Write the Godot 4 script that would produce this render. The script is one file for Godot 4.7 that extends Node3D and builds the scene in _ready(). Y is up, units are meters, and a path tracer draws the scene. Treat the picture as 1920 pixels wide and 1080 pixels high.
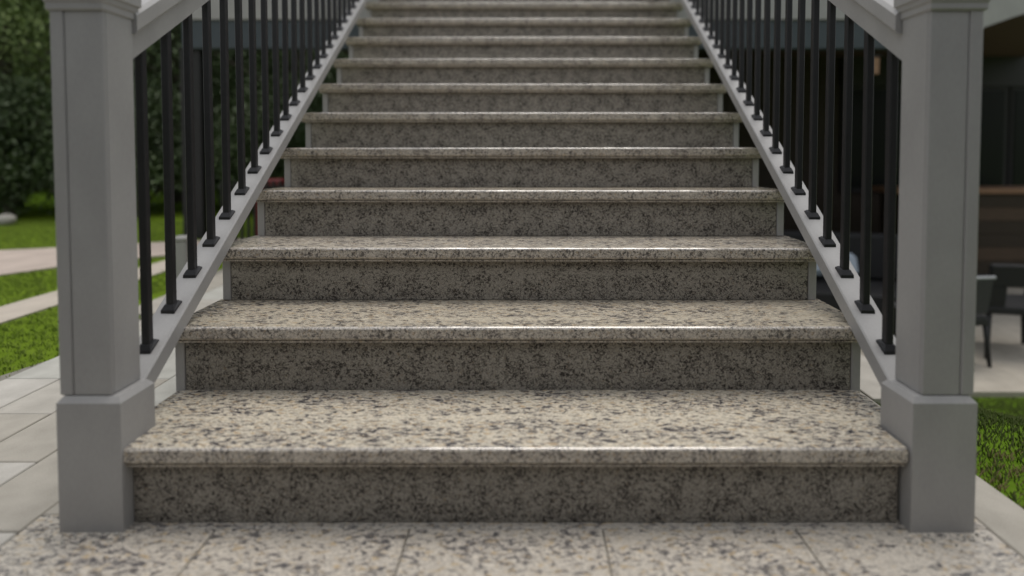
extends Node3D
# Granite outdoor staircase between grey painted railings, under-deck patio behind, lawn and trees at the left.
# x right, y up; "depth" d is the distance in front of the camera, z = -d.

const XC := -0.028                       # middle of the stairs
const RISE: Array[float] = [0.189, 0.376, 0.547, 0.716, 0.879, 1.049, 1.221, 1.400, 1.584, 1.768, 1.952, 2.136, 2.318, 2.500, 2.682, 2.864]
const D1 := 1.30                         # depth of the first nosing
const GOING := 0.30
const DECK_Y := 2.864
const DECK_D := 5.82

var rng := RandomNumberGenerator.new()
var used := {}
var M := {}

# ------------------------------------------------------------------ naming helpers
func numbered(called: String) -> String:
	var n: int = used.get(called, 0)
	used[called] = n + 1
	return called if n == 0 else "%s_%03d" % [called, n]

func tag(o: Node, label := "", category := "", group := "", kind := "") -> Node:
	if label != "": o.set_meta("label", label)
	if category != "": o.set_meta("category", category)
	if group != "": o.set_meta("group", group)
	if kind != "": o.set_meta("kind", kind)
	return o

func thing(called: String, label: String, category: String, at := Vector3.ZERO, turn := 0.0, group := "") -> Node3D:
	var o := Node3D.new()
	o.name = numbered(called)
	add_child(o, true)
	o.position = at
	o.rotation.y = turn
	tag(o, label, category, group)
	return o

func struct_node(called: String, at := Vector3.ZERO) -> Node3D:
	var o := Node3D.new()
	o.name = numbered(called)
	add_child(o, true)
	o.position = at
	tag(o, "", "", "", "structure")
	return o

func put(called: String, mesh: Mesh, m: Material, parent: Node, at := Vector3.ZERO) -> MeshInstance3D:
	var o := MeshInstance3D.new()
	o.name = called if parent != self else numbered(called)
	o.mesh = mesh
	o.material_override = m
	o.position = at
	parent.add_child(o, true)
	return o

# ------------------------------------------------------------------ mesh helpers
func st_new() -> SurfaceTool:
	var st := SurfaceTool.new()
	st.begin(Mesh.PRIMITIVE_TRIANGLES)
	st.set_smooth_group(-1)
	return st

func done(st: SurfaceTool) -> ArrayMesh:
	st.generate_normals()
	return st.commit()

# triangle given counter-clockwise as seen from outside
func tri(st: SurfaceTool, a: Vector3, b: Vector3, c: Vector3) -> void:
	st.add_vertex(a); st.add_vertex(c); st.add_vertex(b)

# convex face turned away from the inner point
func face(st: SurfaceTool, p: Array, inner: Vector3) -> void:
	var n: Vector3 = (p[1] - p[0]).cross(p[2] - p[0])
	var q := p.duplicate()
	if n.dot(p[0] - inner) < 0.0: q.reverse()
	for i in range(1, q.size() - 1): tri(st, q[0], q[i], q[i + 1])

# chamfered box
func box(st: SurfaceTool, c: Vector3, s: Vector3, b := 0.003, basis := Basis.IDENTITY) -> void:
	var h := s * 0.5
	b = minf(b, minf(h.x, minf(h.y, h.z)) * 0.9)
	var v := func(sx: int, sy: int, sz: int, ax: int) -> Vector3:
		var p := Vector3(sx * (h.x - b), sy * (h.y - b), sz * (h.z - b))
		if ax == 0: p.x = sx * h.x
		elif ax == 1: p.y = sy * h.y
		else: p.z = sz * h.z
		return c + basis * p
	for s1 in [-1, 1]:
		face(st, [v.call(s1, -1, -1, 0), v.call(s1, 1, -1, 0), v.call(s1, 1, 1, 0), v.call(s1, -1, 1, 0)], c)
		face(st, [v.call(-1, s1, -1, 1), v.call(1, s1, -1, 1), v.call(1, s1, 1, 1), v.call(-1, s1, 1, 1)], c)
		face(st, [v.call(-1, -1, s1, 2), v.call(1, -1, s1, 2), v.call(1, 1, s1, 2), v.call(-1, 1, s1, 2)], c)
		if b <= 0.0: continue
		for s2 in [-1, 1]:
			face(st, [v.call(s1, s2, -1, 0), v.call(s1, s2, 1, 0), v.call(s1, s2, 1, 1), v.call(s1, s2, -1, 1)], c)
			face(st, [v.call(s1, -1, s2, 0), v.call(s1, 1, s2, 0), v.call(s1, 1, s2, 2), v.call(s1, -1, s2, 2)], c)
			face(st, [v.call(-1, s1, s2, 1), v.call(1, s1, s2, 1), v.call(1, s1, s2, 2), v.call(-1, s1, s2, 2)], c)
			for s3 in [-1, 1]:
				face(st, [v.call(s1, s2, s3, 0), v.call(s1, s2, s3, 1), v.call(s1, s2, s3, 2)], c)

func box_mesh(s: Vector3, b := 0.003) -> ArrayMesh:
	var st := st_new()
	box(st, Vector3.ZERO, s, b)
	return done(st)

# box between two corners
func bb(lo: Vector3, hi: Vector3, b := 0.003) -> ArrayMesh:
	var st := st_new()
	box(st, (lo + hi) * 0.5, (hi - lo).abs(), b)
	return done(st)

# convex section swept between two frames: each ring is an Array of Vector3
func loft(st: SurfaceTool, rings: Array, caps := true) -> void:
	for r in range(rings.size() - 1):
		var a: Array = rings[r]
		var b: Array = rings[r + 1]
		var mid := Vector3.ZERO
		for p in a: mid += p
		for p in b: mid += p
		mid /= float(a.size() + b.size())
		for i in a.size():
			var j := (i + 1) % a.size()
			face(st, [a[i], a[j], b[j], b[i]], mid)
	if caps:
		var inner := Vector3.ZERO
		for p in rings[0]: inner += p
		for p in rings[-1]: inner += p
		inner /= float(rings[0].size() * 2)
		face(st, rings[0], inner)
		face(st, rings[-1], inner)

# tapered round tube along points
func tube(st: SurfaceTool, pts: Array, radii: Array, sides := 8) -> void:
	st.set_smooth_group(1)
	var rings := []
	for i in pts.size():
		var dir: Vector3 = (pts[mini(i + 1, pts.size() - 1)] - pts[maxi(i - 1, 0)]).normalized()
		var side := dir.cross(Vector3(0.3, 0.1, 1.0)).normalized()
		var up := side.cross(dir).normalized()
		var ring := []
		for k in sides:
			var a := TAU * k / sides
			ring.append(pts[i] + (side * cos(a) + up * sin(a)) * radii[i])
		rings.append(ring)
	loft(st, rings, true)
	st.set_smooth_group(-1)

# flat polygon with thickness, (x, depth) outline
func slab(outline: PackedVector2Array, top: float, thick: float) -> ArrayMesh:
	var st := st_new()
	var idx := Geometry2D.triangulate_polygon(outline)
	for i in range(0, idx.size(), 3):
		var t := []
		for k in 3: t.append(Vector3(outline[idx[i + k]].x, top, -outline[idx[i + k]].y))
		face(st, t, t[0] + Vector3.DOWN)
	for i in outline.size():
		var a := outline[i]
		var b := outline[(i + 1) % outline.size()]
		var q := [Vector3(a.x, top, -a.y), Vector3(b.x, top, -b.y), Vector3(b.x, top - thick, -b.y), Vector3(a.x, top - thick, -a.y)]
		var n := Vector2(b.y - a.y, a.x - b.x) * (-1.0 if Geometry2D.is_polygon_clockwise(outline) else 1.0)
		face(st, q, q[0] - Vector3(n.x, 0, -n.y))
	return done(st)

# tread: section (depth behind the nosing, height) pulled across; ends flare by fl per metre of depth
func tread_part(st: SurfaceTool, edge: SurfaceTool, nose: SurfaceTool, i: int, xl: float, xr: float, fl: float, back: float, drop: float) -> void:
	var prof: Array[Vector2] = []
	var grp: Array[int] = []
	prof.append(Vector2(back, -drop)); grp.append(-1)
	for k in 6:                                     # polished round-over
		var a := PI / 2 * k / 5.0
		prof.append(Vector2(0.006 - 0.006 * sin(a), -0.006 + 0.006 * cos(a))); grp.append(2)
	grp[-1] = -1
	prof.append(Vector2(0.0, -0.030)); grp.append(3)
	for k in range(1, 4):                           # lower edge curls under
		var a := PI / 2 * k / 3.0
		prof.append(Vector2(0.012 - 0.012 * cos(a), -0.030 - 0.008 * sin(a))); grp.append(3)
	grp[-1] = -1
	prof.append(Vector2(0.0105, -0.0385)); grp.append(-1)
	prof.append(Vector2(0.0075, -0.0405)); grp.append(-1)
	prof.append(Vector2(0.0075, -0.0445)); grp.append(-1)
	prof.append(Vector2(0.0095, -0.0455)); grp.append(-1)
	prof.append(Vector2(back, -0.0455)); grp.append(-1)
	var d0 := D1 + GOING * i + 0.002 * sin(i * 2.3 + 0.4)
	var y0 := RISE[i]
	var roll := 0.0009 * sin(i * 1.7 + 1.0)           # slabs never lie perfectly level
	var chip := FastNoiseLite.new()
	chip.seed = 40 + i; chip.frequency = 14.0; chip.fractal_octaves = 3
	var Q := func(p: Vector2, t: float, wear: float) -> Vector3:
		var x := lerpf(xl - fl * p.x, xr + fl * p.x, t)
		var c := wear * (0.0003 + 0.0008 * absf(chip.get_noise_2d(x, p.x * 9.0)))
		return Vector3(x, y0 + p.y - c + roll * x, -(d0 + p.x + c))
	var P := func(p: Vector2, s: int) -> Vector3:
		return Q.call(p, 1.0 if s > 0 else 0.0, 0.0)
	for k in prof.size():
		var a := prof[k]
		var b := prof[(k + 1) % prof.size()]
		if grp[k] == 2:
			edge.set_smooth_group(2)
			var wa := 1.0 if k > 1 else 0.0
			var wb := 1.0 if k < 5 else 0.0
			for j in 90:
				var t0 := j / 90.0; var t1 := (j + 1) / 90.0
				tri(edge, Q.call(a, t0, wa), Q.call(b, t0, wb), Q.call(b, t1, wb))
				tri(edge, Q.call(a, t0, wa), Q.call(b, t1, wb), Q.call(a, t1, wa))
			continue
		var to_st: SurfaceTool = nose if k >= 6 and k <= 13 else st
		to_st.set_smooth_group(grp[k])
		# outline runs top -> front -> bottom: outside lies on the left of a -> b seen from +x
		tri(to_st, P.call(a, -1), P.call(b, -1), P.call(b, 1))
		tri(to_st, P.call(a, -1), P.call(b, 1), P.call(a, 1))
	st.set_smooth_group(-1)
	var idx := Geometry2D.triangulate_polygon(PackedVector2Array(prof))
	for s in [-1, 1]:
		for k in range(0, idx.size(), 3):
			var t := [P.call(prof[idx[k]], s), P.call(prof[idx[k + 1]], s), P.call(prof[idx[k + 2]], s)]
			face(st, t, t[0] - Vector3(s, 0, 0))

# ------------------------------------------------------------------ textures and materials
func lin(r: float, g: float, b: float) -> Color:
	return Color(r, g, b).linear_to_srgb()

func noise_bytes(w: int, h: int, seed_n: int, freq: float, oct: int, type := FastNoiseLite.TYPE_SIMPLEX_SMOOTH, warp := 0.0) -> PackedByteArray:
	var n := FastNoiseLite.new()
	n.noise_type = type
	n.seed = seed_n
	n.frequency = freq
	n.fractal_type = FastNoiseLite.FRACTAL_FBM if oct > 1 else FastNoiseLite.FRACTAL_NONE
	n.fractal_octaves = oct
	if type == FastNoiseLite.TYPE_CELLULAR:
		n.cellular_return_type = FastNoiseLite.RETURN_CELL_VALUE
	if warp > 0.0:
		n.domain_warp_enabled = true
		n.domain_warp_amplitude = warp
		n.domain_warp_frequency = freq * 0.7
		n.domain_warp_fractal_octaves = 2
	var img := n.get_seamless_image(w, h, false, false, 0.08)
	img.convert(Image.FORMAT_L8)
	return img.get_data()

func tex(w: int, h: int, data: PackedByteArray) -> ImageTexture:
	var img := Image.create_from_data(w, h, false, Image.FORMAT_RGB8, data)
	img.generate_mipmaps()
	return ImageTexture.create_from_image(img)

func sstep(a: float, b: float, x: float) -> float:
	var t := clampf((x - a) / (b - a), 0.0, 1.0)
	return t * t * (3.0 - 2.0 * t)

# granite: cream ground mass, grey quartz, dark mica streaks, ochre feldspar; all crystals of the stone
func granite(w: int, h: int, sd: int, f_dark: float, base: Vector3, quartz: Vector3, ochre: Vector3, dark: Vector3, t_dark: float, soft: float, t_ochre: float, grain_amp: float) -> ImageTexture:
	var a := noise_bytes(w, h, sd, f_dark, 4, FastNoiseLite.TYPE_SIMPLEX_SMOOTH, 22.0)
	var b := noise_bytes(w, h, sd + 1, f_dark * 0.9, 3, FastNoiseLite.TYPE_SIMPLEX_SMOOTH, 16.0)
	var c := noise_bytes(w, h, sd + 2, f_dark * 1.9, 2, FastNoiseLite.TYPE_SIMPLEX_SMOOTH, 9.0)
	var e := noise_bytes(w, h, sd + 3, f_dark * 0.13, 2)
	var g := noise_bytes(w, h, sd + 4, 0.30, 1)
	# look-up tables keep the pixel loop short
	var td := PackedFloat32Array(); var to := PackedFloat32Array(); var tq := PackedFloat32Array(); var tc := PackedFloat32Array()
	for i in 512:
		var v := (i - 128) / 255.0
		td.append(sstep(t_dark - soft, t_dark + soft, v))
		to.append(sstep(t_ochre - 0.04, t_ochre + 0.09, v))
	for i in 256:
		tq.append(sstep(0.40, 0.75, i / 255.0))
		tc.append(sstep(0.64, 0.76, i / 255.0) * 0.72)
	var to_s := PackedByteArray()
	for i in 4096: to_s.append(int(clampf(Color(i / 4095.0, 0, 0).linear_to_srgb().r * 255.0 + 0.5, 0, 255)))
	var out := PackedByteArray()
	out.resize(w * h * 3)
	for i in w * h:
		var ci := c[i]
		var q := tq[255 - ci]
		var o := to[b[i] + 128]
		var k := td[a[i] + 128 + ((e[i] - 128) >> 2) + ((g[i] - 128) >> 4)]
		k = maxf(k, tc[clampi(ci + ((e[i] - 128) >> 2), 0, 255)])
		var r := lerpf(lerpf(lerpf(base.x, quartz.x, q), ochre.x, o), dark.x, k)
		var gg := lerpf(lerpf(lerpf(base.y, quartz.y, q), ochre.y, o), dark.y, k)
		var bl := lerpf(lerpf(lerpf(base.z, quartz.z, q), ochre.z, o), dark.z, k)
		var m := (1.0 + grain_amp * (g[i] - 128) / 128.0) * (1.0 + 0.12 * (e[i] - 128) / 128.0) * 4095.0
		out[i * 3] = to_s[mini(int(r * m), 4095)]
		out[i * 3 + 1] = to_s[mini(int(gg * m), 4095)]
		out[i * 3 + 2] = to_s[mini(int(bl * m), 4095)]
	return tex(w, h, out)

# two-tone mottled texture for plain matter
func mottle(w: int, sd: int, lo: Vector3, hi: Vector3, f1: float, f2: float, mix := 0.5) -> ImageTexture:
	var a := noise_bytes(w, w, sd, f1, 4)
	var b := noise_bytes(w, w, sd + 7, f2, 2)
	var out := PackedByteArray()
	out.resize(w * w * 3)
	var lut := PackedByteArray()
	for i in 256:
		var t := i / 255.0
		var cc := Color(lerpf(lo.x, hi.x, t), lerpf(lo.y, hi.y, t), lerpf(lo.z, hi.z, t)).linear_to_srgb()
		lut.append(int(clampf(cc.r * 255.0, 0, 255))); lut.append(int(clampf(cc.g * 255.0, 0, 255))); lut.append(int(clampf(cc.b * 255.0, 0, 255)))
	for i in w * w:
		var t := int(a[i] * (1.0 - mix) + b[i] * mix) * 3
		out[i * 3] = lut[t]; out[i * 3 + 1] = lut[t + 1]; out[i * 3 + 2] = lut[t + 2]
	return tex(w, w, out)

func bumps(w: int, sd: int, freq: float, oct: int, strength: float) -> ImageTexture:
	var n := FastNoiseLite.new()
	n.seed = sd; n.frequency = freq; n.fractal_octaves = oct
	var img := n.get_seamless_image(w, w)
	img.convert(Image.FORMAT_RGBA8)
	img.bump_map_to_normal_map(strength)
	img.generate_mipmaps()
	return ImageTexture.create_from_image(img)

func mat(t: Texture2D, scale: Vector3, rough: float, tint := Color.WHITE, spec := 0.5) -> StandardMaterial3D:
	var m := StandardMaterial3D.new()
	m.albedo_color = tint
	m.roughness = rough
	m.metallic_specular = spec
	if t:
		m.albedo_texture = t
		m.uv1_triplanar = true
		m.uv1_world_triplanar = true
		m.uv1_triplanar_sharpness = 8.0
		m.uv1_scale = scale
	return m

func with_normal(m: StandardMaterial3D, n: Texture2D, s: float) -> StandardMaterial3D:
	m.normal_enabled = true
	m.normal_texture = n
	m.normal_scale = s
	return m

func make_materials() -> void:
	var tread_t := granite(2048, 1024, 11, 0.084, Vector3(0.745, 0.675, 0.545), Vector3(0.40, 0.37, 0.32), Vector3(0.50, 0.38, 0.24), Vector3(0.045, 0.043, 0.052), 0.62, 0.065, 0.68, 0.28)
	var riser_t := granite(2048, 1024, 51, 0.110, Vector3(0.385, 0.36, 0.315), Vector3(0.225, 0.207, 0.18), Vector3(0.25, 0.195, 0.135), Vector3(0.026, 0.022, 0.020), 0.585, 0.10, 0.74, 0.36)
	var nose_t := granite(1024, 512, 91, 0.110, Vector3(0.70, 0.64, 0.56), Vector3(0.39, 0.355, 0.31), Vector3(0.44, 0.34, 0.225), Vector3(0.070, 0.063, 0.060), 0.60, 0.11, 0.72, 0.32)
	M.nosing = mat(nose_t, Vector3(1 / 1.1, 1 / 0.55, 1 / 0.55), 0.28, Color.WHITE, 0.55)
	M.tread = mat(tread_t, Vector3(1 / 5.0, 1 / 1.0, 1 / 1.0), 0.22, Color.WHITE, 0.6)
	# the rounded arris is the same stone, polished to a gloss
	M.arris = mat(nose_t, Vector3(1 / 1.1, 1 / 0.55, 1 / 0.55), 0.11, Color.WHITE, 1.0)
	M.arris.clearcoat_enabled = true
	M.arris.clearcoat = 1.0
	M.arris.clearcoat_roughness = 0.05
	M.treads = []
	for k in 5:
		var tm: StandardMaterial3D = M.tread.duplicate()
		var tone: float = [1.0, 0.96, 0.985, 0.94, 0.97][k]
		tm.albedo_color = Color(tone, tone * [1.0, 0.995, 1.0, 0.99, 1.005][k], tone * [1.0, 0.985, 1.01, 0.98, 1.0][k])
		tm.uv1_offset = Vector3(0.37 * k, 0.0, 0.23 * k)
		M.treads.append(tm)
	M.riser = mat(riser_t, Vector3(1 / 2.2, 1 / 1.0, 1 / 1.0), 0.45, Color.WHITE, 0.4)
	var tile_t := granite(2048, 1024, 131, 0.076, Vector3(0.66, 0.61, 0.52), Vector3(0.46, 0.42, 0.36), Vector3(0.52, 0.41, 0.26), Vector3(0.105, 0.10, 0.10), 0.635, 0.075, 0.69, 0.22)
	M.tile = mat(tile_t, Vector3(1 / 4.6, 1 / 1.2, 1 / 1.2), 0.35, Color(0.95, 0.95, 0.96))
	M.tile.uv1_offset = Vector3(0.37, 0.0, 0.41)
	var fine := bumps(512, 5, 0.06, 4, 1.0)
	var paint_t := mottle(512, 21, Vector3(0.305, 0.300, 0.298), Vector3(0.385, 0.380, 0.374), 0.008, 0.15, 0.35)
	M.paint = with_normal(mat(paint_t, Vector3(1.4, 0.7, 1.4), 0.42), fine, 0.12)
	var iron := mottle(256, 31, Vector3(0.008, 0.008, 0.0095), Vector3(0.017, 0.017, 0.020), 0.03, 0.2)
	M.iron = with_normal(mat(iron, Vector3.ONE * 3.0, 0.42), fine, 0.08)
	var conc := mottle(1024, 41, Vector3(0.34, 0.325, 0.295), Vector3(0.58, 0.56, 0.52), 0.008, 0.25, 0.5)
	M.paver = []
	for c in [Color(1, 1, 1), Color(0.955, 0.95, 0.94), Color(0.97, 0.985, 0.985), Color(0.92, 0.91, 0.89)]:
		M.paver.append(with_normal(mat(conc, Vector3.ONE * 0.9, 0.85, c), fine, 0.25))
	M.joint = mat(mottle(256, 61, Vector3(0.16, 0.15, 0.13), Vector3(0.26, 0.25, 0.22), 0.03, 0.3), Vector3.ONE * 2.0, 0.95)
	M.asphalt = with_normal(mat(mottle(512, 131, Vector3(0.030, 0.030, 0.032), Vector3(0.085, 0.083, 0.080), 0.02, 0.35, 0.7), Vector3.ONE * 1.5, 0.9), fine, 0.6)
	M.path = with_normal(mat(conc, Vector3.ONE * 0.5, 0.9, Color(1.0, 0.97, 0.94)), fine, 0.3)
	M.road = with_normal(mat(conc, Vector3.ONE * 0.4, 0.9, Color(1.0, 0.945, 0.925)), fine, 0.3)
	M.patio = with_normal(mat(conc, Vector3.ONE * 0.7, 0.85, Color(0.94, 0.92, 0.89)), fine, 0.3)
	var soil := mottle(1024, 71, Vector3(0.080, 0.140, 0.008), Vector3(0.160, 0.230, 0.028), 0.01, 0.2, 0.4)
	M.lawn = mat(soil, Vector3.ONE * 0.6, 1.0, Color.WHITE, 0.1)
	M.ground = mat(soil, Vector3.ONE * 0.25, 1.0, Color(0.9, 0.95, 0.9), 0.1)
	M.blade = StandardMaterial3D.new()
	M.blade.vertex_color_use_as_albedo = true
	M.blade.roughness = 0.7
	M.blade.metallic_specular = 0.3
	M.blade.backlight_enabled = true
	M.blade.backlight = Color(0.30, 0.38, 0.08)
	M.leaf = StandardMaterial3D.new()
	M.leaf.vertex_color_use_as_albedo = true
	M.leaf.roughness = 0.6
	M.leaf.backlight_enabled = true
	M.leaf.backlight = Color(0.22, 0.28, 0.09)
	M.bark = with_normal(mat(mottle(256, 81, Vector3(0.05, 0.04, 0.03), Vector3(0.13, 0.11, 0.09), 0.03, 0.2), Vector3(2, 0.6, 2), 0.95), fine, 1.0)
	M.beam = mat(mottle(256, 91, Vector3(0.040, 0.054, 0.066), Vector3(0.060, 0.076, 0.090), 0.02, 0.2), Vector3.ONE, 0.55)
	var wood := mottle(512, 101, Vector3(0.045, 0.028, 0.018), Vector3(0.11, 0.072, 0.045), 0.012, 0.2, 0.35)
	M.wood = with_normal(mat(wood, Vector3(0.5, 5.0, 5.0), 0.7), fine, 0.3)
	M.darkwood = with_normal(mat(wood, Vector3(0.5, 5.0, 5.0), 0.7, Color(0.68, 0.70, 0.68)), fine, 0.3)
	M.bartop = with_normal(mat(wood, Vector3(0.5, 5.0, 5.0), 0.5, Color(1.75, 1.65, 1.6)), fine, 0.2)
	M.black = mat(iron, Vector3.ONE * 2.0, 0.6)
	M.glass = StandardMaterial3D.new()
	M.glass.albedo_color = lin(0.014, 0.017, 0.015)
	M.glass.roughness = 0.22
	M.glass.metallic_specular = 0.25
	M.sling = mat(mottle(256, 111, Vector3(0.032, 0.032, 0.036), Vector3(0.055, 0.055, 0.060), 0.05, 0.3), Vector3.ONE * 4.0, 0.8)
	M.alu = mat(null, Vector3.ONE, 0.4, lin(0.30, 0.31, 0.33))
	M.wicker = with_normal(mat(iron, Vector3.ONE * 5.0, 0.7), bumps(256, 9, 0.10, 2, 6.0), 0.8)
	M.cushion = mat(mottle(256, 121, Vector3(0.36, 0.42, 0.50), Vector3(0.46, 0.52, 0.60), 0.02, 0.3), Vector3.ONE * 3.0, 0.9)
	M.red = mat(null, Vector3.ONE, 0.45, lin(0.16, 0.015, 0.018))
	M.stone = mat(conc, Vector3.ONE * 2.0, 0.9, Color(0.9, 0.9, 0.9))

# ------------------------------------------------------------------ builders
func rail_x(d: float) -> float:      # inner edge of the railing, from the middle
	return 0.907 + 0.067 * (d - 1.41)

func rail_y(d: float) -> float:      # top of the bottom rail
	return 0.303 + 0.612 * (d - 1.41)

func sloped(st: SurfaceTool, side: int, sec: Array, da: float, db: float) -> void:
	var rings := []
	for d in [da, db]:
		var ring := []
		for p in sec: ring.append(Vector3(XC + side * (rail_x(d) + p.x), rail_y(d) + p.y, -d))
		rings.append(ring)
	loft(st, rings)

func make_railing(side: int, label: String) -> void:
	var r := thing("stair_railing", label, "railing", Vector3.ZERO, 0.0, "sloped railings flanking the stairs")
	var end := 5.80
	var st := st_new()
	var w := 0.080
	sloped(st, side, [Vector2(0, -0.052), Vector2(w, -0.052), Vector2(w, -0.004), Vector2(w - 0.004, 0), Vector2(0.004, 0), Vector2(0, -0.004)], 1.405, end)
	put("bottom_rail", done(st), M.paint, r)
	st = st_new()                                  # upper rail: board under a wider cap
	var y0 := 0.775
	sloped(st, side, [Vector2(0.012, y0), Vector2(0.068, y0), Vector2(0.068, y0 + 0.064), Vector2(0.012, y0 + 0.064)], 1.405, end)
	put("upper_rail", done(st), M.paint, r)
	st = st_new()
	sloped(st, side, [Vector2(-0.002, y0 + 0.065), Vector2(0.082, y0 + 0.065), Vector2(0.086, y0 + 0.071), Vector2(0.086, y0 + 0.108), Vector2(0.078, y0 + 0.118), Vector2(0.002, y0 + 0.118), Vector2(-0.006, y0 + 0.108), Vector2(-0.006, y0 + 0.071)], 1.405, end)
	put("handrail", done(st), M.paint, r)
	var bar := box_mesh(Vector3(0.020, 0.80, 0.020), 0.002)
	st = st_new()
	var lo := []; var mi := []; var hi := []
	for k in 4:
		var sx: int = [-1, 1, 1, -1][k]; var sz: int = [-1, -1, 1, 1][k]
		lo.append(Vector3(sx * 0.0185, -0.013 - sz * 0.0113, sz * 0.0185))
		mi.append(Vector3(sx * 0.0185, 0.006 - sz * 0.0090, sz * 0.0185))
		hi.append(Vector3(sx * 0.012, 0.015 - sz * 0.004, sz * 0.012))
	loft(st, [lo, mi, hi])
	var shoe := done(st)
	var d := 1.495
	while d < end - 0.05:
		var x := XC + side * (rail_x(d) + 0.040)
		var b := put("baluster", bar, M.iron, r, Vector3(x, rail_y(d) + 0.389, -d))
		b.rotation = Vector3(rng.randf_range(-0.003, 0.003), rng.randf_range(-0.03, 0.03), rng.randf_range(-0.003, 0.003))
		put("baluster_shoe", shoe, M.iron, b, Vector3(0, -0.389, 0))
		d += 0.1185

func make_post(side: int, label: String) -> void:
	var x := -0.025 + side * 0.960
	var p := thing("newel_post", label, "post", Vector3(x, 0, -1.355), 0.0, "newel posts at the foot of the stairs")
	var st := st_new()                              # plinth with a sloped top edge
	var rings := []
	for q in [[0.0, 0.072, 0.060], [0.295, 0.072, 0.060], [0.308, 0.062, 0.050]]:
		rings.append([Vector3(-q[1], q[0], -q[2]), Vector3(q[1], q[0], -q[2]), Vector3(q[1], q[0], q[2]), Vector3(-q[1], q[0], q[2])])
	loft(st, rings)
	put("plinth", done(st), M.paint, p)
	var sx := side * 0.013
	put("shaft", bb(Vector3(sx - 0.054, 0.300, -0.044), Vector3(sx + 0.054, 1.225, 0.040), 0.002), M.paint, p)
	# cladding boards with an open joint near the outer corner
	put("trim_board", bb(Vector3(sx - side * 0.059, 0.309, 0.0405), Vector3(sx + side * 0.0275, 1.178, 0.0485), 0.0025), M.paint, p)
	put("trim_board", bb(Vector3(sx + side * 0.0285, 0.309, 0.0405), Vector3(sx + side * 0.059, 1.178, 0.050), 0.003), M.paint, p)
	put("trim_board", bb(Vector3(sx - side * 0.0542, 0.309, -0.050), Vector3(sx - side * 0.059, 1.178, 0.0402), 0.002), M.paint, p)
	put("trim_board", bb(Vector3(sx + side * 0.0542, 0.309, -0.050), Vector3(sx + side * 0.059, 1.178, 0.0402), 0.002), M.paint, p)
	var c := st_new()
	rings = []
	for q in [[1.170, 0.0600], [1.174, 0.0630], [1.186, 0.0630], [1.191, 0.0665], [1.200, 0.0675], [1.204, 0.072], [1.226, 0.072], [1.232, 0.067], [1.285, 0.004]]:
		var hx: float = q[1]
		var hz: float = q[1] - 0.008 if q[1] > 0.01 else 0.004
		rings.append([Vector3(sx - hx, q[0], -hz), Vector3(sx + hx, q[0], -hz), Vector3(sx + hx, q[0], hz), Vector3(sx - hx, q[0], hz)])
	loft(c, rings)
	put("cap", done(c), M.paint, p)

func make_stairs() -> void:
	var s := thing("granite_staircase", "straight flight of speckled granite steps rising between the two grey railings", "stairs")
	for i in RISE.size():
		var hw := 0.9425 + 0.020 * i
		var st := st_new()
		var edge := st_new()
		var nose := st_new()
		if i == 0:
			tread_part(st, edge, nose, 0, XC - 0.885, XC + 0.885, 0.0, GOING + 0.045, 0.0)
			for sd in [-1, 1]:                      # the slab widens behind the posts
				box(st, Vector3(XC + sd * 0.920, RISE[0] - 0.02275, -1.5325), Vector3(0.070, 0.0455, 0.225), 0.0)
		else:
			tread_part(st, edge, nose, i, XC - hw - 0.012, XC + hw + 0.012, 0.067, GOING + 0.045 if i < RISE.size() - 1 else 0.20, 0.008)
		var tr := put("tread", done(st), M.treads[i % 5], s)
		put("nosing", done(nose), M.nosing, tr)
		put("polished_edge", done(edge), M.arris, tr)
		var d := D1 + GOING * i + 0.030
		var y0 := (RISE[i - 1] - 0.008) if i > 0 else 0.0
		var y1 := RISE[i] - 0.046
		if i == 0: hw = 0.885 + 0.026
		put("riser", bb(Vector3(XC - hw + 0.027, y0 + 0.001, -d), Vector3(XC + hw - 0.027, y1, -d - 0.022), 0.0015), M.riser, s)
		if i > 0:
			for sd in [-1, 1]:
				put("riser_end_trim", bb(Vector3(XC + sd * (hw - 0.026), y0 + 0.001, -d + 0.003), Vector3(XC + sd * hw, y1, -d - 0.024), 0.002), M.paint, s)
	for sd in [-1, 0, 1]:                          # sawn carriages below, hidden by the risers from the front
		var pts := PackedVector2Array()
		pts.append(Vector2(D1 + 0.06, 0.0))
		for i in RISE.size():
			pts.append(Vector2(D1 + GOING * i + 0.058, (RISE[i - 1] - 0.05) if i > 0 else 0.0))
			pts.append(Vector2(D1 + GOING * i + 0.058, RISE[i] - 0.056))
		pts.append(Vector2(DECK_D, RISE[-1] - 0.056))
		pts.append(Vector2(DECK_D, RISE[-1] - 0.42))
		pts.append(Vector2(D1 + 0.55, 0.0))
		pts.remove_at(0)
		var st := st_new()
		var idx := Geometry2D.triangulate_polygon(pts)
		var x: float = XC + sd * 0.80
		for e in [-0.022, 0.022]:
			for k in range(0, idx.size(), 3):
				var t := []
				for m in 3: t.append(Vector3(x + e, pts[idx[k + m]].y, -pts[idx[k + m]].x))
				face(st, t, t[0] - Vector3(e, 0, 0))
		var cw := Geometry2D.is_polygon_clockwise(pts)
		for k in pts.size():
			var a := pts[k]; var b := pts[(k + 1) % pts.size()]
			var q := [Vector3(x - 0.022, a.y, -a.x), Vector3(x + 0.022, a.y, -a.x), Vector3(x + 0.022, b.y, -b.x), Vector3(x - 0.022, b.y, -b.x)]
			var n := Vector2(b.y - a.y, a.x - b.x) * (-1.0 if cw else 1.0)
			face(st, q, q[0] - Vector3(0, n.y, -n.x))
		put("carriage", done(st), M.paint, s)

# ------------------------------------------------------------------ ground
func bank(x: float, d: float) -> float:
	return -0.025 - 0.90 * sstep(1.24, 2.1, x) * sstep(1.45, 4.1, d)

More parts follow.
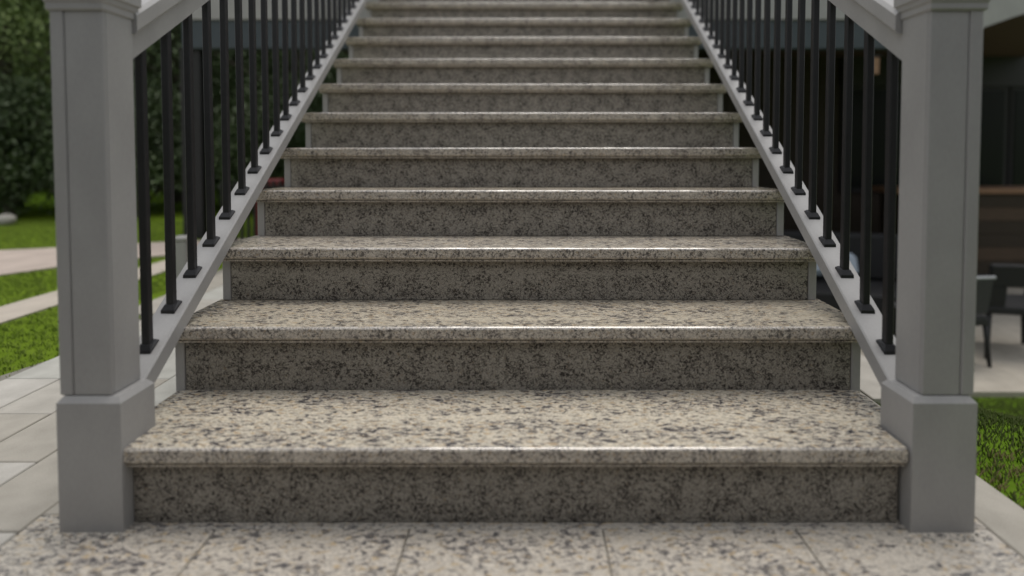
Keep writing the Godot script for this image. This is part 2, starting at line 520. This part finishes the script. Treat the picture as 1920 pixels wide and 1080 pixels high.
func make_ground() -> void:
	var st := st_new()
	st.set_smooth_group(1)
	var xs: Array[float] = [-400, -120, -40, -20, -10, -5, -2, 0, 1.0]
	for k in 16: xs.append(1.22 + k * 0.06)
	xs.append_array([2.3, 3.0, 4.0, 6.0, 10.0, 20.0, 40.0, 120.0, 400.0])
	var ds: Array[float] = [-400, -120, -40, -15, -5, -1, 0.5, 1.3]
	for k in 28: ds.append(1.45 + k * 0.1)
	ds.append_array([4.5, 6.0, 8.0, 11.0, 16.0, 30.0, 80.0, 400.0])
	for i in xs.size() - 1:
		for j in ds.size() - 1:
			var q := []
			for o in [[0, 0], [1, 0], [1, 1], [0, 1]]:
				var x: float = xs[i + o[0]]; var d: float = ds[j + o[1]]
				q.append(Vector3(x, bank(x, d), -d))
			face(st, q, q[0] + Vector3(0, -50, 0))
	tag(put("ground", done(st), M.ground, self), "", "", "", "structure")

func make_paving() -> void:
	# granite floor tiles in front of the first riser
	var fl := struct_node("granite_floor")
	put("joint_bed", bb(Vector3(-1.15, -0.024, -0.425), Vector3(1.05, -0.006, -1.36), 0.0), M.joint, fl)
	put("edge_strip", bb(Vector3(-1.15, -0.020, -1.311), Vector3(1.05, 0.0, -1.36), 0.002), M.tile, fl)
	for r in 2:
		for c in 5:
			var x0 := -1.15 + c * 0.44
			var z1 := -1.3085 + r * 0.44
			var v := bb(Vector3(x0 + 0.0015, -0.020, z1), Vector3(x0 + 0.4385, rng.randf_range(-0.0006, 0.0006), z1 + 0.4365), 0.002)
			put("tile", v, M.tile, fl)
	tag(put("driveway", slab(PackedVector2Array([Vector2(-2.66, -7), Vector2(9, -7), Vector2(9, -0.25), Vector2(1.2, 0.0), Vector2(1.2, 0.42), Vector2(-1.15, 0.42), Vector2(-1.15, -0.25), Vector2(-2.66, -0.25)]), -0.004, 0.05), M.asphalt, self), "", "", "", "structure")
	# long concrete pavers left of the stairs and beside them
	var pv := struct_node("pavement")
	put("joint_bed", slab(PackedVector2Array([Vector2(-2.6, -0.2), Vector2(-1.152, -0.2), Vector2(-1.152, 1.362), Vector2(1.20, 1.362), Vector2(1.20, 2.30), Vector2(0.95, 2.6), Vector2(0.95, 5.6), Vector2(-2.28, 5.6), Vector2(-2.28, 3.75), Vector2(-2.02, 3.0), Vector2(-1.98, 2.5), Vector2(-2.06, 2.2), Vector2(-2.6, 1.0)]), -0.008, 0.014), M.joint, pv)
	var variants := []
	for k in 3:
		variants.append(box_mesh(Vector3(0.2035, 0.022, 0.5955), 0.003))
	for c in range(-6, 12):
		var x := -1.256 - c * 0.208 + 0.0
		var off := 0.3 if posmod(c, 2) == 0 else 0.0
		for r in range(0, 10):
			var d := 0.1 + r * 0.6 + off
			# keep to the paved outline
			if x > -1.14 and d < 1.70: continue
			if x > 1.05: continue
			if x > 0.9 and d > 2.4: continue
			var lim := -2.45 if d < 1.0 else lerpf(-2.45, -1.95, (d - 1.0) / 1.3) if d < 2.3 else -2.0 if d < 3.2 else -2.2
			if x - 0.10 < lim - 0.12: continue
			if d > 5.4: continue
			var o := put("paver", variants[0], M.paver[rng.randi() % 4], pv, Vector3(x, -0.011 + rng.randf_range(-0.0008, 0.0008), -d))
			o.rotation.y = rng.randf_range(-0.002, 0.002)
	# slim run between the right post and the grass, and the fillers next to the posts
	for q in [[1.053, 1.195, -0.097, 0.50], [1.053, 1.195, 0.503, 1.10], [1.053, 1.195, 1.103, 1.70], [1.053, 1.195, 1.703, 2.30], [1.205, 1.42, 2.02, 2.60], [1.205, 1.42, 2.605, 3.2], [1.053, 1.195, 2.303, 2.9], [-1.152, -0.945, 1.362, 1.70], [0.90, 1.050, 1.362, 1.70]]:
		put("paver", bb(Vector3(q[0], -0.022, -q[2]), Vector3(q[1], 0.0, -q[3]), 0.003), M.paver[rng.randi() % 4], pv)
	# lawn, path and road at the left
	tag(put("lawn", slab(PackedVector2Array([Vector2(-30, -6), Vector2(-2.9, -6), Vector2(-2.62, 1.0), Vector2(-2.06, 2.2), Vector2(-1.985, 2.5), Vector2(-2.03, 3.0), Vector2(-2.29, 3.75), Vector2(-2.29, 5.3), Vector2(-2.4, 7.5), Vector2(-30, 7.5)]), -0.012, 0.01), M.lawn, self), "", "", "", "structure")
	tag(put("lawn", slab(PackedVector2Array([Vector2(-30, 3.0), Vector2(-9.0, 3.0), Vector2(-4.4, 5.1), Vector2(-2.4, 5.85), Vector2(-2.4, 8.5), Vector2(-30, 8.5)]), -0.008, 0.01), M.lawn, self), "", "", "", "structure")
	tag(put("path", slab(PackedVector2Array([Vector2(-2.96, -6), Vector2(-2.68, -6), Vector2(-2.67, 3.2), Vector2(-2.62, 4.9), Vector2(-2.9, 4.9), Vector2(-2.95, 3.4)]), -0.002, 0.02), M.path, self), "", "", "", "structure")
	tag(put("road", slab(PackedVector2Array([Vector2(-7.5, -3.0), Vector2(-5.0, 1.7), Vector2(-4.2, 3.2), Vector2(-3.72, 4.08), Vector2(-3.52, 4.42), Vector2(-3.1, 4.85), Vector2(-2.3, 5.3), Vector2(-2.3, 6.0), Vector2(-3.5, 5.62), Vector2(-4.26, 5.29), Vector2(-4.63, 5.14), Vector2(-5.6, 4.75), Vector2(-9.0, 3.2), Vector2(-14.0, 0.0)]), 0.002, 0.02), M.road, self), "", "", "", "structure")

func in_poly(p: Vector2, poly: PackedVector2Array) -> bool:
	return Geometry2D.is_point_in_polygon(p, poly)

func make_grass() -> void:
	var st := st_new()
	for k in 3:                                   # a tuft of three bent blades
		var a := TAU * k / 3.0 + 0.4
		var s := Vector3(cos(a), 0, sin(a)); var f := Vector3(-sin(a), 0, cos(a))
		var p := f * 0.006
		tri(st, p - s * 0.0025, p + s * 0.0025, p + Vector3.UP * 0.014 + f * 0.004 + s * 0.002)
		tri(st, p - s * 0.0025, p + Vector3.UP * 0.014 + f * 0.004 + s * 0.002, p + Vector3.UP * 0.023 + f * 0.013)
	var tuft := done(st)
	var road := PackedVector2Array([Vector2(-7.5, -3.0), Vector2(-5.0, 1.7), Vector2(-4.2, 3.2), Vector2(-3.72, 4.08), Vector2(-3.52, 4.42), Vector2(-3.1, 4.85), Vector2(-2.3, 5.3), Vector2(-2.3, 6.0), Vector2(-3.5, 5.62), Vector2(-4.26, 5.29), Vector2(-4.63, 5.14), Vector2(-5.6, 4.75), Vector2(-9.0, 3.2), Vector2(-14.0, 0.0)])
	var patch := FastNoiseLite.new(); patch.seed = 3; patch.frequency = 0.9
	for part in 2:
		var xf: Array[Transform3D] = []
		var col: Array[Color] = []
		var tries := 60000 if part == 0 else 36000
		for k in tries:
			var x: float; var d: float; var y: float
			if part == 0:
				d = rng.randf_range(1.2, 7.4)
				x = -2.0 - rng.randf() * 5.5
				if x < -d * 1.05 - 0.3: continue
				var lim := lerpf(-2.62, -2.06, (d - 1.0) / 1.2) if d < 2.2 else -2.0 if d < 3.1 else -2.28
				if x > lim: continue
				if x > -2.97 and x < -2.66 and d < 4.9: continue
				if in_poly(Vector2(x, d), road): continue
				y = -0.012
			else:
				d = rng.randf_range(1.0, 4.2)
				x = 1.21 + rng.randf() * 3.0
				if x > d * 0.95 + 0.4: continue
				y = bank(x, d)
			var b := Basis(Vector3.UP, rng.randf() * TAU).scaled(Vector3.ONE * rng.randf_range(0.5, 0.9))
			xf.append(Transform3D(b, Vector3(x, y, -d)))
			var t := patch.get_noise_2d(x, d) * 0.5 + 0.5 + rng.randf_range(-0.25, 0.25)
			var c := Color(0.135, 0.205, 0.028).lerp(Color(0.205, 0.265, 0.055), clampf(t, 0, 1))
			if part == 1:
				c = Color(0.075, 0.108, 0.030).lerp(Color(0.130, 0.142, 0.055), clampf(t, 0, 1))
				if rng.randf() < sstep(1.9, 1.35, d) * 0.75: c = Color(0.25, 0.20, 0.11)   # dry blades along the paving
			col.append(c)
		var mm := MultiMesh.new()
		mm.transform_format = MultiMesh.TRANSFORM_3D
		mm.use_colors = true
		mm.mesh = tuft
		mm.instance_count = xf.size()
		for k in xf.size():
			mm.set_instance_transform(k, xf[k])
			mm.set_instance_color(k, col[k])
		var o := MultiMeshInstance3D.new()
		o.name = numbered("grass")
		o.multimesh = mm
		o.material_override = M.blade
		add_child(o, true)
		tag(o, ["short bright green lawn grass left of the stairs", "dull green grass on the bank right of the stairs"][part], "grass", "", "stuff")

# ------------------------------------------------------------------ trees
func crown(parent: Node3D, clumps: Array, per: int, spread: float, lo: Color, hi: Color, size: float) -> void:
	var vs := PackedVector3Array(); var ns := PackedVector3Array(); var cs := PackedColorArray(); var ix := PackedInt32Array()
	for c in clumps:
		var tone := rng.randf()
		for k in per:
			var v := Vector3(rng.randfn(), rng.randfn() * 0.7, rng.randfn()) * spread * 0.55
			var dir := (v.normalized() * 0.6 + Vector3(rng.randfn(), rng.randfn() - 0.4, rng.randfn()) * 0.6).normalized()
			var side := dir.cross(Vector3(rng.randfn(), rng.randfn() + 1.0, rng.randfn())).normalized()
			var up := side.cross(dir)
			var z := size * rng.randf_range(0.7, 1.3)
			var p: Vector3 = c + v
			var n := vs.size()
			vs.append(p); vs.append(p + dir * 0.05 * z - side * 0.03 * z + up * 0.012 * z)
			vs.append(p + dir * 0.10 * z - up * 0.015 * z); vs.append(p + dir * 0.05 * z + side * 0.03 * z + up * 0.012 * z)
			var col := lo.lerp(hi, clampf(tone * 0.7 + rng.randf() * 0.3, 0, 1))
			for q in 4:
				ns.append(up)
				cs.append(col)
			ix.append_array([n, n + 1, n + 2, n, n + 2, n + 3])
	var arr := []
	arr.resize(Mesh.ARRAY_MAX)
	arr[Mesh.ARRAY_VERTEX] = vs; arr[Mesh.ARRAY_NORMAL] = ns; arr[Mesh.ARRAY_COLOR] = cs; arr[Mesh.ARRAY_INDEX] = ix
	var m := ArrayMesh.new()
	m.add_surface_from_arrays(Mesh.PRIMITIVE_TRIANGLES, arr)
	put("crown", m, M.leaf, parent)

func make_tree(at: Vector3, h: float, low: float, rad: float, lo: Color, hi: Color, label: String, called := "tree", n_clump := 70, per := 110) -> void:
	var t := thing(called, label, "tree" if called == "tree" else "shrub", at, 0.0, "trees beyond the lawn" if called == "tree" else "shrubs beyond the lawn")
	var st := st_new()
	var clumps := []
	var lean := Vector3(rng.randf_range(-0.2, 0.2), 0, rng.randf_range(-0.2, 0.2))
	var r0 := h * 0.028
	tube(st, [Vector3(0, -0.1, 0), Vector3(0, h * 0.05, 0), lean * 0.4 + Vector3(0, h * 0.4, 0), lean + Vector3(0, h * 0.85, 0)], [r0 * 1.4, r0, r0 * 0.75, r0 * 0.2], 9)
	var limbs := 9 if called == "tree" else 7
	for k in limbs:
		var a := TAU * k / limbs + rng.randf_range(-0.4, 0.4)
		var y := lerpf(low + 0.1, h * 0.75, k / float(limbs))
		var dir := Vector3(cos(a), 0.45, sin(a))
		var p0 := lean * (y / h) + Vector3(0, y * 0.8, 0)
		var reach := rad * rng.randf_range(0.55, 0.95)
		tube(st, [p0, p0 + dir * reach * 0.5 + Vector3(0, 0.05, 0), p0 + dir * reach], [r0 * 0.45, r0 * 0.28, r0 * 0.08], 6)
		clumps.append(p0 + dir * reach)
	put("trunk", done(st), M.bark, t)
	while clumps.size() < n_clump:
		var v := Vector3(rng.randfn(), rng.randfn(), rng.randfn()).normalized() * pow(rng.randf(), 0.4)
		var p := Vector3(v.x * rad, lerpf(low, h, 0.5) + v.y * (h - low) * 0.5, v.z * rad)
		var taper := 1.0 - 0.45 * clampf((p.y - low) / (h - low), 0, 1)
		p.x *= taper; p.z *= taper
		clumps.append(p + lean)
	crown(t, clumps, int(per * 1.6), rad * 0.33, lo, hi, 0.72 if called == "tree" else 0.6)

func make_trees() -> void:
	var dk := Color(0.035, 0.060, 0.022); var dk2 := Color(0.075, 0.115, 0.040)
	var md := Color(0.150, 0.225, 0.070); var md2 := Color(0.310, 0.390, 0.150)
	make_tree(Vector3(-8.4, 0, -9.4), 7.0, 1.5, 2.3, md, md2, "tall leafy tree with lighter green crown at the left picture edge", "tree", 150, 110)
	make_tree(Vector3(-6.3, 0, -10.6), 6.5, 1.2, 2.2, dk, dk2, "dark green tree just left of the left newel post", "tree", 110, 130)
	make_tree(Vector3(-4.4, 0, -11.4), 6.0, 0.8, 2.1, dk, dk2, "dark tree seen through the left railing under the deck edge", "tree", 100, 120)
	make_tree(Vector3(-10.6, 0, -13.5), 8.5, 1.5, 2.8, dk, md, "tall dark tree rising behind the lighter green tree", "tree", 110, 120)
	make_tree(Vector3(-7.0, 0, -7.9), 2.0, 0.1, 1.0, dk, dk2, "broad dark shrub under the lighter green tree", "shrub", 60, 120)
	make_tree(Vector3(-5.4, 0, -8.2), 1.9, 0.1, 1.0, dk, dk2, "dark shrub beside the deck under the dark tree", "shrub", 60, 120)
	make_tree(Vector3(-4.0, 0, -8.8), 1.8, 0.1, 0.95, dk, dk2, "low dark shrub seen through the left balusters", "shrub", 60, 120)
	make_tree(Vector3(-8.6, 0, -8.7), 1.7, 0.0, 1.0, dk, dk2, "dark shrub at the left picture edge behind the pale stone", "shrub", 55, 110)
	make_tree(Vector3(-6.3, 0, -9.3), 1.5, 0.0, 1.0, dk, dk2, "dark shrub in the gap between the two shrubs beside the left newel post", "shrub", 55, 110)
	make_tree(Vector3(-4.7, 0, -9.6), 1.5, 0.0, 1.0, dk, dk2, "dark shrub behind the black deck post at the left", "shrub", 55, 110)
	make_tree(Vector3(-2.9, 0, -8.9), 1.6, 0.1, 0.8, Color(0.03, 0.075, 0.012), Color(0.07, 0.14, 0.02), "fresh green shrub glimpsed past the left ends of the upper steps", "shrub", 55, 120)

# ------------------------------------------------------------------ deck and patio
func make_deck() -> void:
	var k := thing("deck", "raised deck behind the stairs with grey fascia and dark blue-grey beam", "deck")
	var xl := -3.42; var xr := 8.2
	put("beam", bb(Vector3(xl, 1.89, -DECK_D - 0.02), Vector3(4.22, 2.165, -DECK_D - 0.16), 0.004), M.beam, k)
	var n := 3
	for j in n:                                    # fascia boards
		var y := 2.17 + j * 0.22
		put("fascia_board", bb(Vector3(xl - 0.02, y, -DECK_D), Vector3(4.20, y + 0.216, -DECK_D - 0.03), 0.003), M.paint, k)
	var x := xl
	var jm := box_mesh(Vector3(0.045, 0.22, 4.0), 0.003)
	while x < xr:
		put("joist", jm, M.wood, k, Vector3(x + 0.03, 2.60, -DECK_D - 2.10))
		x += 0.405
	var z := DECK_D + 0.002
	while z < 9.9:
		put("deck_board", bb(Vector3(xl - 0.03, 2.715, -z), Vector3(xr, 2.745, -z - 0.138), 0.003), M.wood, k)
		z += 0.143
	# posts
	put("post", bb(Vector3(-3.47, -0.03, -5.88), Vector3(-3.27, 1.888, -6.03), 0.004), M.black, k)
	put("post", bb(Vector3(-1.90, -0.03, -8.0), Vector3(-1.76, 2.48, -8.14), 0.004), M.black, k)
	# grey column and arched fascia of the right-hand bay
	put("column", bb(Vector3(4.04, -0.9, -DECK_D - 0.002), Vector3(4.29, 2.18, -DECK_D - 0.24), 0.006), M.paint, k)
	var st := st_new()
	var segs := 14
	var prev := []
	var rings := []
	for s in segs + 1:
		var t := s / float(segs)
		var xx := lerpf(4.291, 7.70, t)
		var yy := 2.02 + 0.40 * sin(clampf(t, 0, 1) * PI)
		rings.append([Vector3(xx, yy, -DECK_D - 0.004), Vector3(xx, 2.83, -DECK_D - 0.004), Vector3(xx, 2.83, -DECK_D - 0.18), Vector3(xx, yy, -DECK_D - 0.18)])
	loft(st, rings)
	put("arched_fascia", done(st), M.paint, k)
	put("column", bb(Vector3(7.701, -0.9, -DECK_D - 0.002), Vector3(7.95, 2.83, -DECK_D - 0.24), 0.006), M.paint, k)
	# ceiling boards of the covered patio
	z = DECK_D + 0.25
	while z < 9.8:
		put("ceiling_board", bb(Vector3(2.6, 2.455, -z), Vector3(xr, 2.475, -z - 0.146), 0.003), M.wood, k)
		z += 0.150

	tag(put("patio", slab(PackedVector2Array([Vector2(2.15, 4.22), Vector2(12.0, 4.22), Vector2(12.0, 9.8), Vector2(-1.6, 9.8), Vector2(-1.6, 5.9), Vector2(2.15, 5.9)]), -0.885, 0.06), M.patio, self), "", "", "", "structure")

	var w := thing("house_wall", "dark brown board wall of the house under the deck", "wall")
	var y := -0.9
	while y < 2.44:
		put("wall_board", bb(Vector3(-1.75, y, -9.82), Vector3(5.2, y + 0.176, -9.86), 0.003), M.darkwood, w)
		y += 0.18
	put("header", bb(Vector3(5.2, 1.96, -9.74), Vector3(9.5, 2.45, -9.9), 0.004), M.black, w)
	put("wall_core", bb(Vector3(-1.75, -0.95, -9.87), Vector3(9.5, 2.50, -10.05), 0.0), M.darkwood, w)
	for j in 3:
		var x0 := 5.22 + j * 1.4
		var win := put("window", bb(Vector3(x0, 0.20, -9.78), Vector3(x0 + 1.36, 1.955, -9.84), 0.004), M.black, w)
		put("pane", bb(Vector3(x0 + 0.06, 0.27, -9.765), Vector3(x0 + 1.30, 1.90, -9.776), 0.001), M.glass, win)
	# side wall that closes the undercroft beside the stairs
	var sc := thing("slat_screen", "black upright slat screen standing beneath the deck behind the stairs", "screen")
	for j in 46:
		var xx := -1.70 + j * 0.092
		put("slat", bb(Vector3(xx, 0.0 if xx < 1.3 else -0.9, -7.20), Vector3(xx + 0.070, 2.10, -7.23), 0.003), M.wood if rng.randf() < 0.25 else M.darkwood, sc)
	put("rail", bb(Vector3(-1.75, 1.95, -7.235), Vector3(2.55, 2.05, -7.27), 0.003), M.black, sc)
	put("rail", bb(Vector3(-1.75, 0.20, -7.235), Vector3(2.55, 0.30, -7.27), 0.003), M.black, sc)

	# bar counter in the right bay
	var b := thing("bar_counter", "brown wooden bar counter on the covered patio right of the right post", "counter", Vector3(6.9, -0.885, -8.0))
	put("counter_top", bb(Vector3(-1.9, 1.19, 0.06), Vector3(1.9, 1.26, -0.55), 0.006), M.bartop, b)
	for j in 6:
		put("front_board", bb(Vector3(-1.8, 0.08 + j * 0.184, 0.0), Vector3(1.8, 0.08 + j * 0.184 + 0.180, -0.03), 0.004), [M.darkwood, M.wood, M.darkwood][j % 3], b)
	put("carcass", bb(Vector3(-1.79, 0.0, -0.032), Vector3(1.79, 1.188, -0.50), 0.0), M.darkwood, b)
	put("foot_board", bb(Vector3(-1.8, 0.0, -0.01), Vector3(1.8, 0.078, -0.031), 0.002), M.sling, b)

func make_furniture() -> void:
	var py := -0.885
	# black armchair
	var c := thing("patio_chair", "black patio armchair with slotted back on the right-hand patio", "chair", Vector3(4.20, py, -5.10), PI - 0.22)
	var st := st_new()
	box(st, Vector3(0, 0.42, 0), Vector3(0.56, 0.07, 0.54), 0.015)
	put("seat", done(st), M.wicker, c)
	st = st_new()
	var bk := Basis(Vector3.RIGHT, -0.16)
	box(st, Vector3(0, 0.72, -0.28), Vector3(0.56, 0.20, 0.045), 0.015, bk)
	box(st, Vector3(-0.21, 0.53, -0.25), Vector3(0.14, 0.20, 0.045), 0.01, bk)
	box(st, Vector3(0.21, 0.53, -0.25), Vector3(0.14, 0.20, 0.045), 0.01, bk)
	put("backrest", done(st), M.wicker, c)
	for sx in [-1, 1]:
		for sz in [-1, 1]:
			st = st_new()
			tube(st, [Vector3(sx * 0.25, 0.39, sz * 0.23), Vector3(sx * 0.27, 0.0, sz * 0.26)], [0.024, 0.017], 8)
			put("leg", done(st), M.black, c)
		st = st_new()
		tube(st, [Vector3(sx * 0.27, 0.42, 0.25), Vector3(sx * 0.285, 0.62, 0.22), Vector3(sx * 0.285, 0.64, -0.24)], [0.02, 0.02, 0.02], 8)
		put("armrest", done(st), M.black, c)
	# grey sling chair
	c = thing("patio_chair", "grey sling chair with pale top bar showing beside the right newel post", "chair", Vector3(3.46, py, -4.95), PI + 0.12)
	st = st_new()
	box(st, Vector3(0, 0.40, 0), Vector3(0.52, 0.035, 0.50), 0.01)
	put("seat", done(st), M.sling, c)
	st = st_new()
	box(st, Vector3(0, 0.58, -0.27), Vector3(0.50, 0.30, 0.025), 0.008, bk)
	put("backrest", done(st), M.sling, c)
	st = st_new()
	box(st, Vector3(0, 0.74, -0.295), Vector3(0.54, 0.025, 0.03), 0.008, bk)
	put("top_bar", done(st), M.alu, c)
	st = st_new()
	box(st, Vector3(0, 0.36, 0.235), Vector3(0.54, 0.05, 0.03), 0.006)
	put("frame", done(st), M.black, c)
	put("frame", bb(Vector3(-0.27, 0.335, -0.25), Vector3(0.27, 0.385, -0.22), 0.006), M.black, c)
	for sx in [-1, 1]:
		for sz in [-1, 1]:
			st = st_new()
			tube(st, [Vector3(sx * 0.255, 0.38, sz * 0.22), Vector3(sx * 0.265, 0.0, sz * 0.27)], [0.020, 0.016], 8)
			put("leg", done(st), M.black, c)
	# sofa under the deck with two pale cushions
	var s := thing("sofa", "black wicker sofa in the shade behind the right railing", "sofa", Vector3(3.0, py, -5.9), -0.25)
	put("base", bb(Vector3(-0.85, 0.06, -0.40), Vector3(0.85, 0.42, 0.40), 0.02), M.wicker, s)
	put("backrest", bb(Vector3(-0.85, 0.425, -0.42), Vector3(0.85, 0.90, -0.26), 0.03), M.wicker, s)
	for sx in [-1, 1]:
		put("armrest", bb(Vector3(sx * 0.855, 0.06, -0.40), Vector3(sx * 1.0, 0.64, 0.40), 0.02), M.wicker, s)
	for k in 2:
		var q := st_new()
		box(q, Vector3.ZERO, Vector3(0.26, 0.24, 0.10), 0.045, Basis(Vector3.RIGHT, -0.3))
		var o := put("cushion", done(q), M.cushion, self, Vector3(2.93 + k * 0.30, py + 0.60, -6.02 + k * 0.07))
		tag(o, ["pale blue cushion on the black sofa, left one", "pale blue cushion on the black sofa, right one"][k], "cushion", "pale cushions on the sofa")

func make_hedge() -> void:
	# tall evergreen hedge that closes the garden behind the trees
	var e := thing("hedge", "tall dark evergreen hedge closing the garden behind the trees", "hedge", Vector3(-10.0, 0, -14.6))
	put("branches", bb(Vector3(-9.0, -0.1, -0.5), Vector3(9.0, 6.3, 0.3), 0.1), M.bark, e)
	var ev := []
	for k in 700:
		ev.append(Vector3(rng.randf_range(-9.1, 9.1), rng.randf_range(0.1, 6.5), 0.45 + rng.randf() * 0.25))
	crown(e, ev, 60, 0.42, Color(0.035, 0.060, 0.022), Color(0.075, 0.115, 0.040), 1.3)
	# clipped hedge across the forecourt, behind the photographer
	var h := thing("hedge", "tall clipped dark green hedge across the forecourt facing the stairs", "hedge", Vector3(0, 0, 1.25))
	put("branches", bb(Vector3(-3.6, -0.02, -0.30), Vector3(3.6, 2.05, 0.30), 0.05), M.bark, h)
	var cl := []
	for k in 600:
		var f := rng.randi() % 3
		var x := rng.randf_range(-3.7, 3.7)
		cl.append(Vector3(x, 2.1, rng.randf_range(-0.35, 0.35)) if f == 0 else Vector3(x, rng.randf_range(0.05, 2.1), -0.36 if f == 1 else 0.36))
	crown(h, cl, 60, 0.16, Color(0.035, 0.060, 0.022), Color(0.075, 0.115, 0.040), 0.6)

func make_small() -> void:
	# short grey bollard on the pavers
	var b := thing("bollard", "short grey square bollard on the lawn edge behind the left railing", "bollard", Vector3(-2.23, -0.01, -3.77))
	put("shaft", bb(Vector3(-0.042, 0, -0.042), Vector3(0.042, 0.30, 0.042), 0.004), M.paint, b)
	put("cap", bb(Vector3(-0.048, 0.302, -0.048), Vector3(0.048, 0.33, 0.048), 0.006), M.paint, b)
	# black picket fence panel
	var f := thing("picket_fence", "low black metal picket fence beside the stairs at the left", "fence", Vector3(-2.62, 0, -5.0))
	for j in 14:
		put("picket", bb(Vector3(j * 0.055, 0.0, -0.010), Vector3(j * 0.055 + 0.018, 0.62, 0.010), 0.002), M.iron, f)
	put("rail", bb(Vector3(-0.03, 0.55, -0.012), Vector3(0.76, 0.58, -0.030), 0.002), M.iron, f)
	put("rail", bb(Vector3(-0.03, 0.06, -0.012), Vector3(0.76, 0.09, -0.030), 0.002), M.iron, f)
	var ln := thing("lantern", "small brown lantern hanging from the beam beside the right handrail", "lantern", Vector3(3.46, 1.64, -5.90))
	put("body", bb(Vector3(-0.035, 0.0, -0.035), Vector3(0.035, 0.17, 0.035), 0.006), M.bartop, ln)
	put("cap", bb(Vector3(-0.045, 0.172, -0.045), Vector3(0.045, 0.19, 0.045), 0.004), M.black, ln)
	put("hanger", bb(Vector3(-0.004, 0.191, -0.004), Vector3(0.004, 0.262, 0.004), 0.001), M.black, ln)
	# red bin
	var r := thing("bin", "dark red bin glimpsed past the left end of the fifth step", "bin", Vector3(-2.42, -0.01, -5.55))
	var st := st_new()
	var rings := []
	for q in [[0.0, 0.11], [0.58, 0.14]]:
		rings.append([Vector3(-q[1], q[0], -q[1]), Vector3(q[1], q[0], -q[1]), Vector3(q[1], q[0], q[1]), Vector3(-q[1], q[0], q[1])])
	loft(st, rings)
	put("body", done(st), M.red, r)
	put("lid", bb(Vector3(-0.15, 0.582, -0.15), Vector3(0.15, 0.62, 0.15), 0.01), M.red, r)
	# grit caught along the posts and the first riser
	st = st_new()
	for k in 150:
		var side := -1.0 if rng.randf() < 0.5 else 1.0
		var x: float; var d: float
		if rng.randf() < 0.6:
			x = -0.025 + side * rng.randf_range(0.86, 1.06); d = 1.290 - absf(rng.randfn()) * 0.02
		else:
			x = XC + rng.randf_range(-0.86, 0.86); d = 1.322 - absf(rng.randfn()) * 0.008
		var gr := rng.randf_range(0.0012, 0.0035)
		box(st, Vector3(x, gr * 0.6, -d), Vector3(gr * 2.2, gr * 1.4, gr * 1.8), gr * 0.5, Basis(Vector3(rng.randf(), 1, rng.randf()).normalized(), rng.randf() * TAU))
	tag(put("grit", done(st), M.stone, self), "fine pale grit caught at the feet of the posts and first riser", "grit", "", "stuff")
	# pale stone on the far lawn
	st = st_new()
	st.set_smooth_group(1)
	var pts := []
	var g := []
	for i in 7:
		var ring := []
		for j in 10:
			var ph := PI * (i + 0.25) / 6.5; var th := TAU * j / 10.0
			ring.append(Vector3(sin(ph) * cos(th) * 0.11, 0.05 + cos(ph) * 0.075, sin(ph) * sin(th) * 0.09) * rng.randf_range(0.9, 1.1))
		g.append(ring)
	loft(st, g)
	tag(put("stone", done(st), M.stone, self, Vector3(-6.25, 0, -7.0)), "small pale stone on the far lawn at the left picture edge", "stone")

# ------------------------------------------------------------------ sky
func overcast_sky() -> PanoramaSkyMaterial:
	var w := 512; var h := 256
	var n := FastNoiseLite.new(); n.seed = 8; n.frequency = 1.6; n.fractal_octaves = 5
	var img := Image.create(w, h, false, Image.FORMAT_RGBF)
	for y in h:
		var el := PI * (0.5 - (y + 0.5) / h)
		for x in w:
			var az := TAU * (x + 0.5) / w
			var d := Vector3(cos(el) * sin(az), sin(el), cos(el) * cos(az))
			var l := (1.0 + 2.0 * maxf(sin(el), 0.0)) / 3.0
			l *= 1.0 + 0.22 * n.get_noise_3dv(d * Vector3(1, 2.2, 1))
			img.set_pixel(x, y, Color(0.965 * l, 0.985 * l, 1.03 * l))
	var s := PanoramaSkyMaterial.new()
	s.panorama = ImageTexture.create_from_image(img)
	return s

func _ready() -> void:
	rng.seed = 20240611
	# camera: level verticals, lens shifted down, as a perspective-corrected photograph
	var cam := Camera3D.new()
	cam.name = "camera"
	var near := 0.05
	var att := CameraAttributesPhysical.new()
	att.frustum_near = near
	att.frustum_far = 900.0
	att.frustum_focal_length = 36.0
	att.frustum_focus_distance = 1.9
	att.exposure_aperture = 1.55
	cam.attributes = att
	cam.keep_aspect = Camera3D.KEEP_HEIGHT
	cam.set_frustum(near * 1080.0 / 1100.0, Vector2(-30.0 / 1100.0 * near, -214.6 / 1100.0 * near), near, 900.0)
	cam.position = Vector3(0, 0.856, 0)
	cam.rotation_degrees = Vector3(-2.0, 0, 0)
	add_child(cam)
	cam.make_current()

	var we := WorldEnvironment.new()
	we.name = "world_environment"
	var env := Environment.new()
	env.background_mode = Environment.BG_SKY
	env.sky = Sky.new()
	env.sky.sky_material = overcast_sky()
	env.background_energy_multiplier = 0.90
	env.tonemap_mode = Environment.TONE_MAPPER_LINEAR
	env.tonemap_exposure = 1.18
	env.sdfgi_enabled = true
	env.ssao_enabled = true
	env.ssil_enabled = true
	we.environment = env
	add_child(we)

	var sun := DirectionalLight3D.new()
	sun.name = "sun"
	sun.light_energy = 0.42
	sun.light_color = Color(1.0, 0.97, 0.93)
	sun.light_angular_distance = 30.0
	sun.shadow_enabled = true
	sun.rotation_degrees = Vector3(-80, 150, 0)
	add_child(sun)

	make_materials()
	make_ground()
	make_paving()
	make_stairs()
	make_deck()
	make_post(-1, "left grey newel post on a stepped plinth at the foot of the stairs")
	make_post(1, "right grey newel post on a stepped plinth at the foot of the stairs")
	make_railing(-1, "grey railing with black balusters climbing along the left side of the stairs")
	make_railing(1, "grey railing with black balusters climbing along the right side of the stairs")
	make_trees()
	make_hedge()
	make_furniture()
	make_small()
	make_grass()
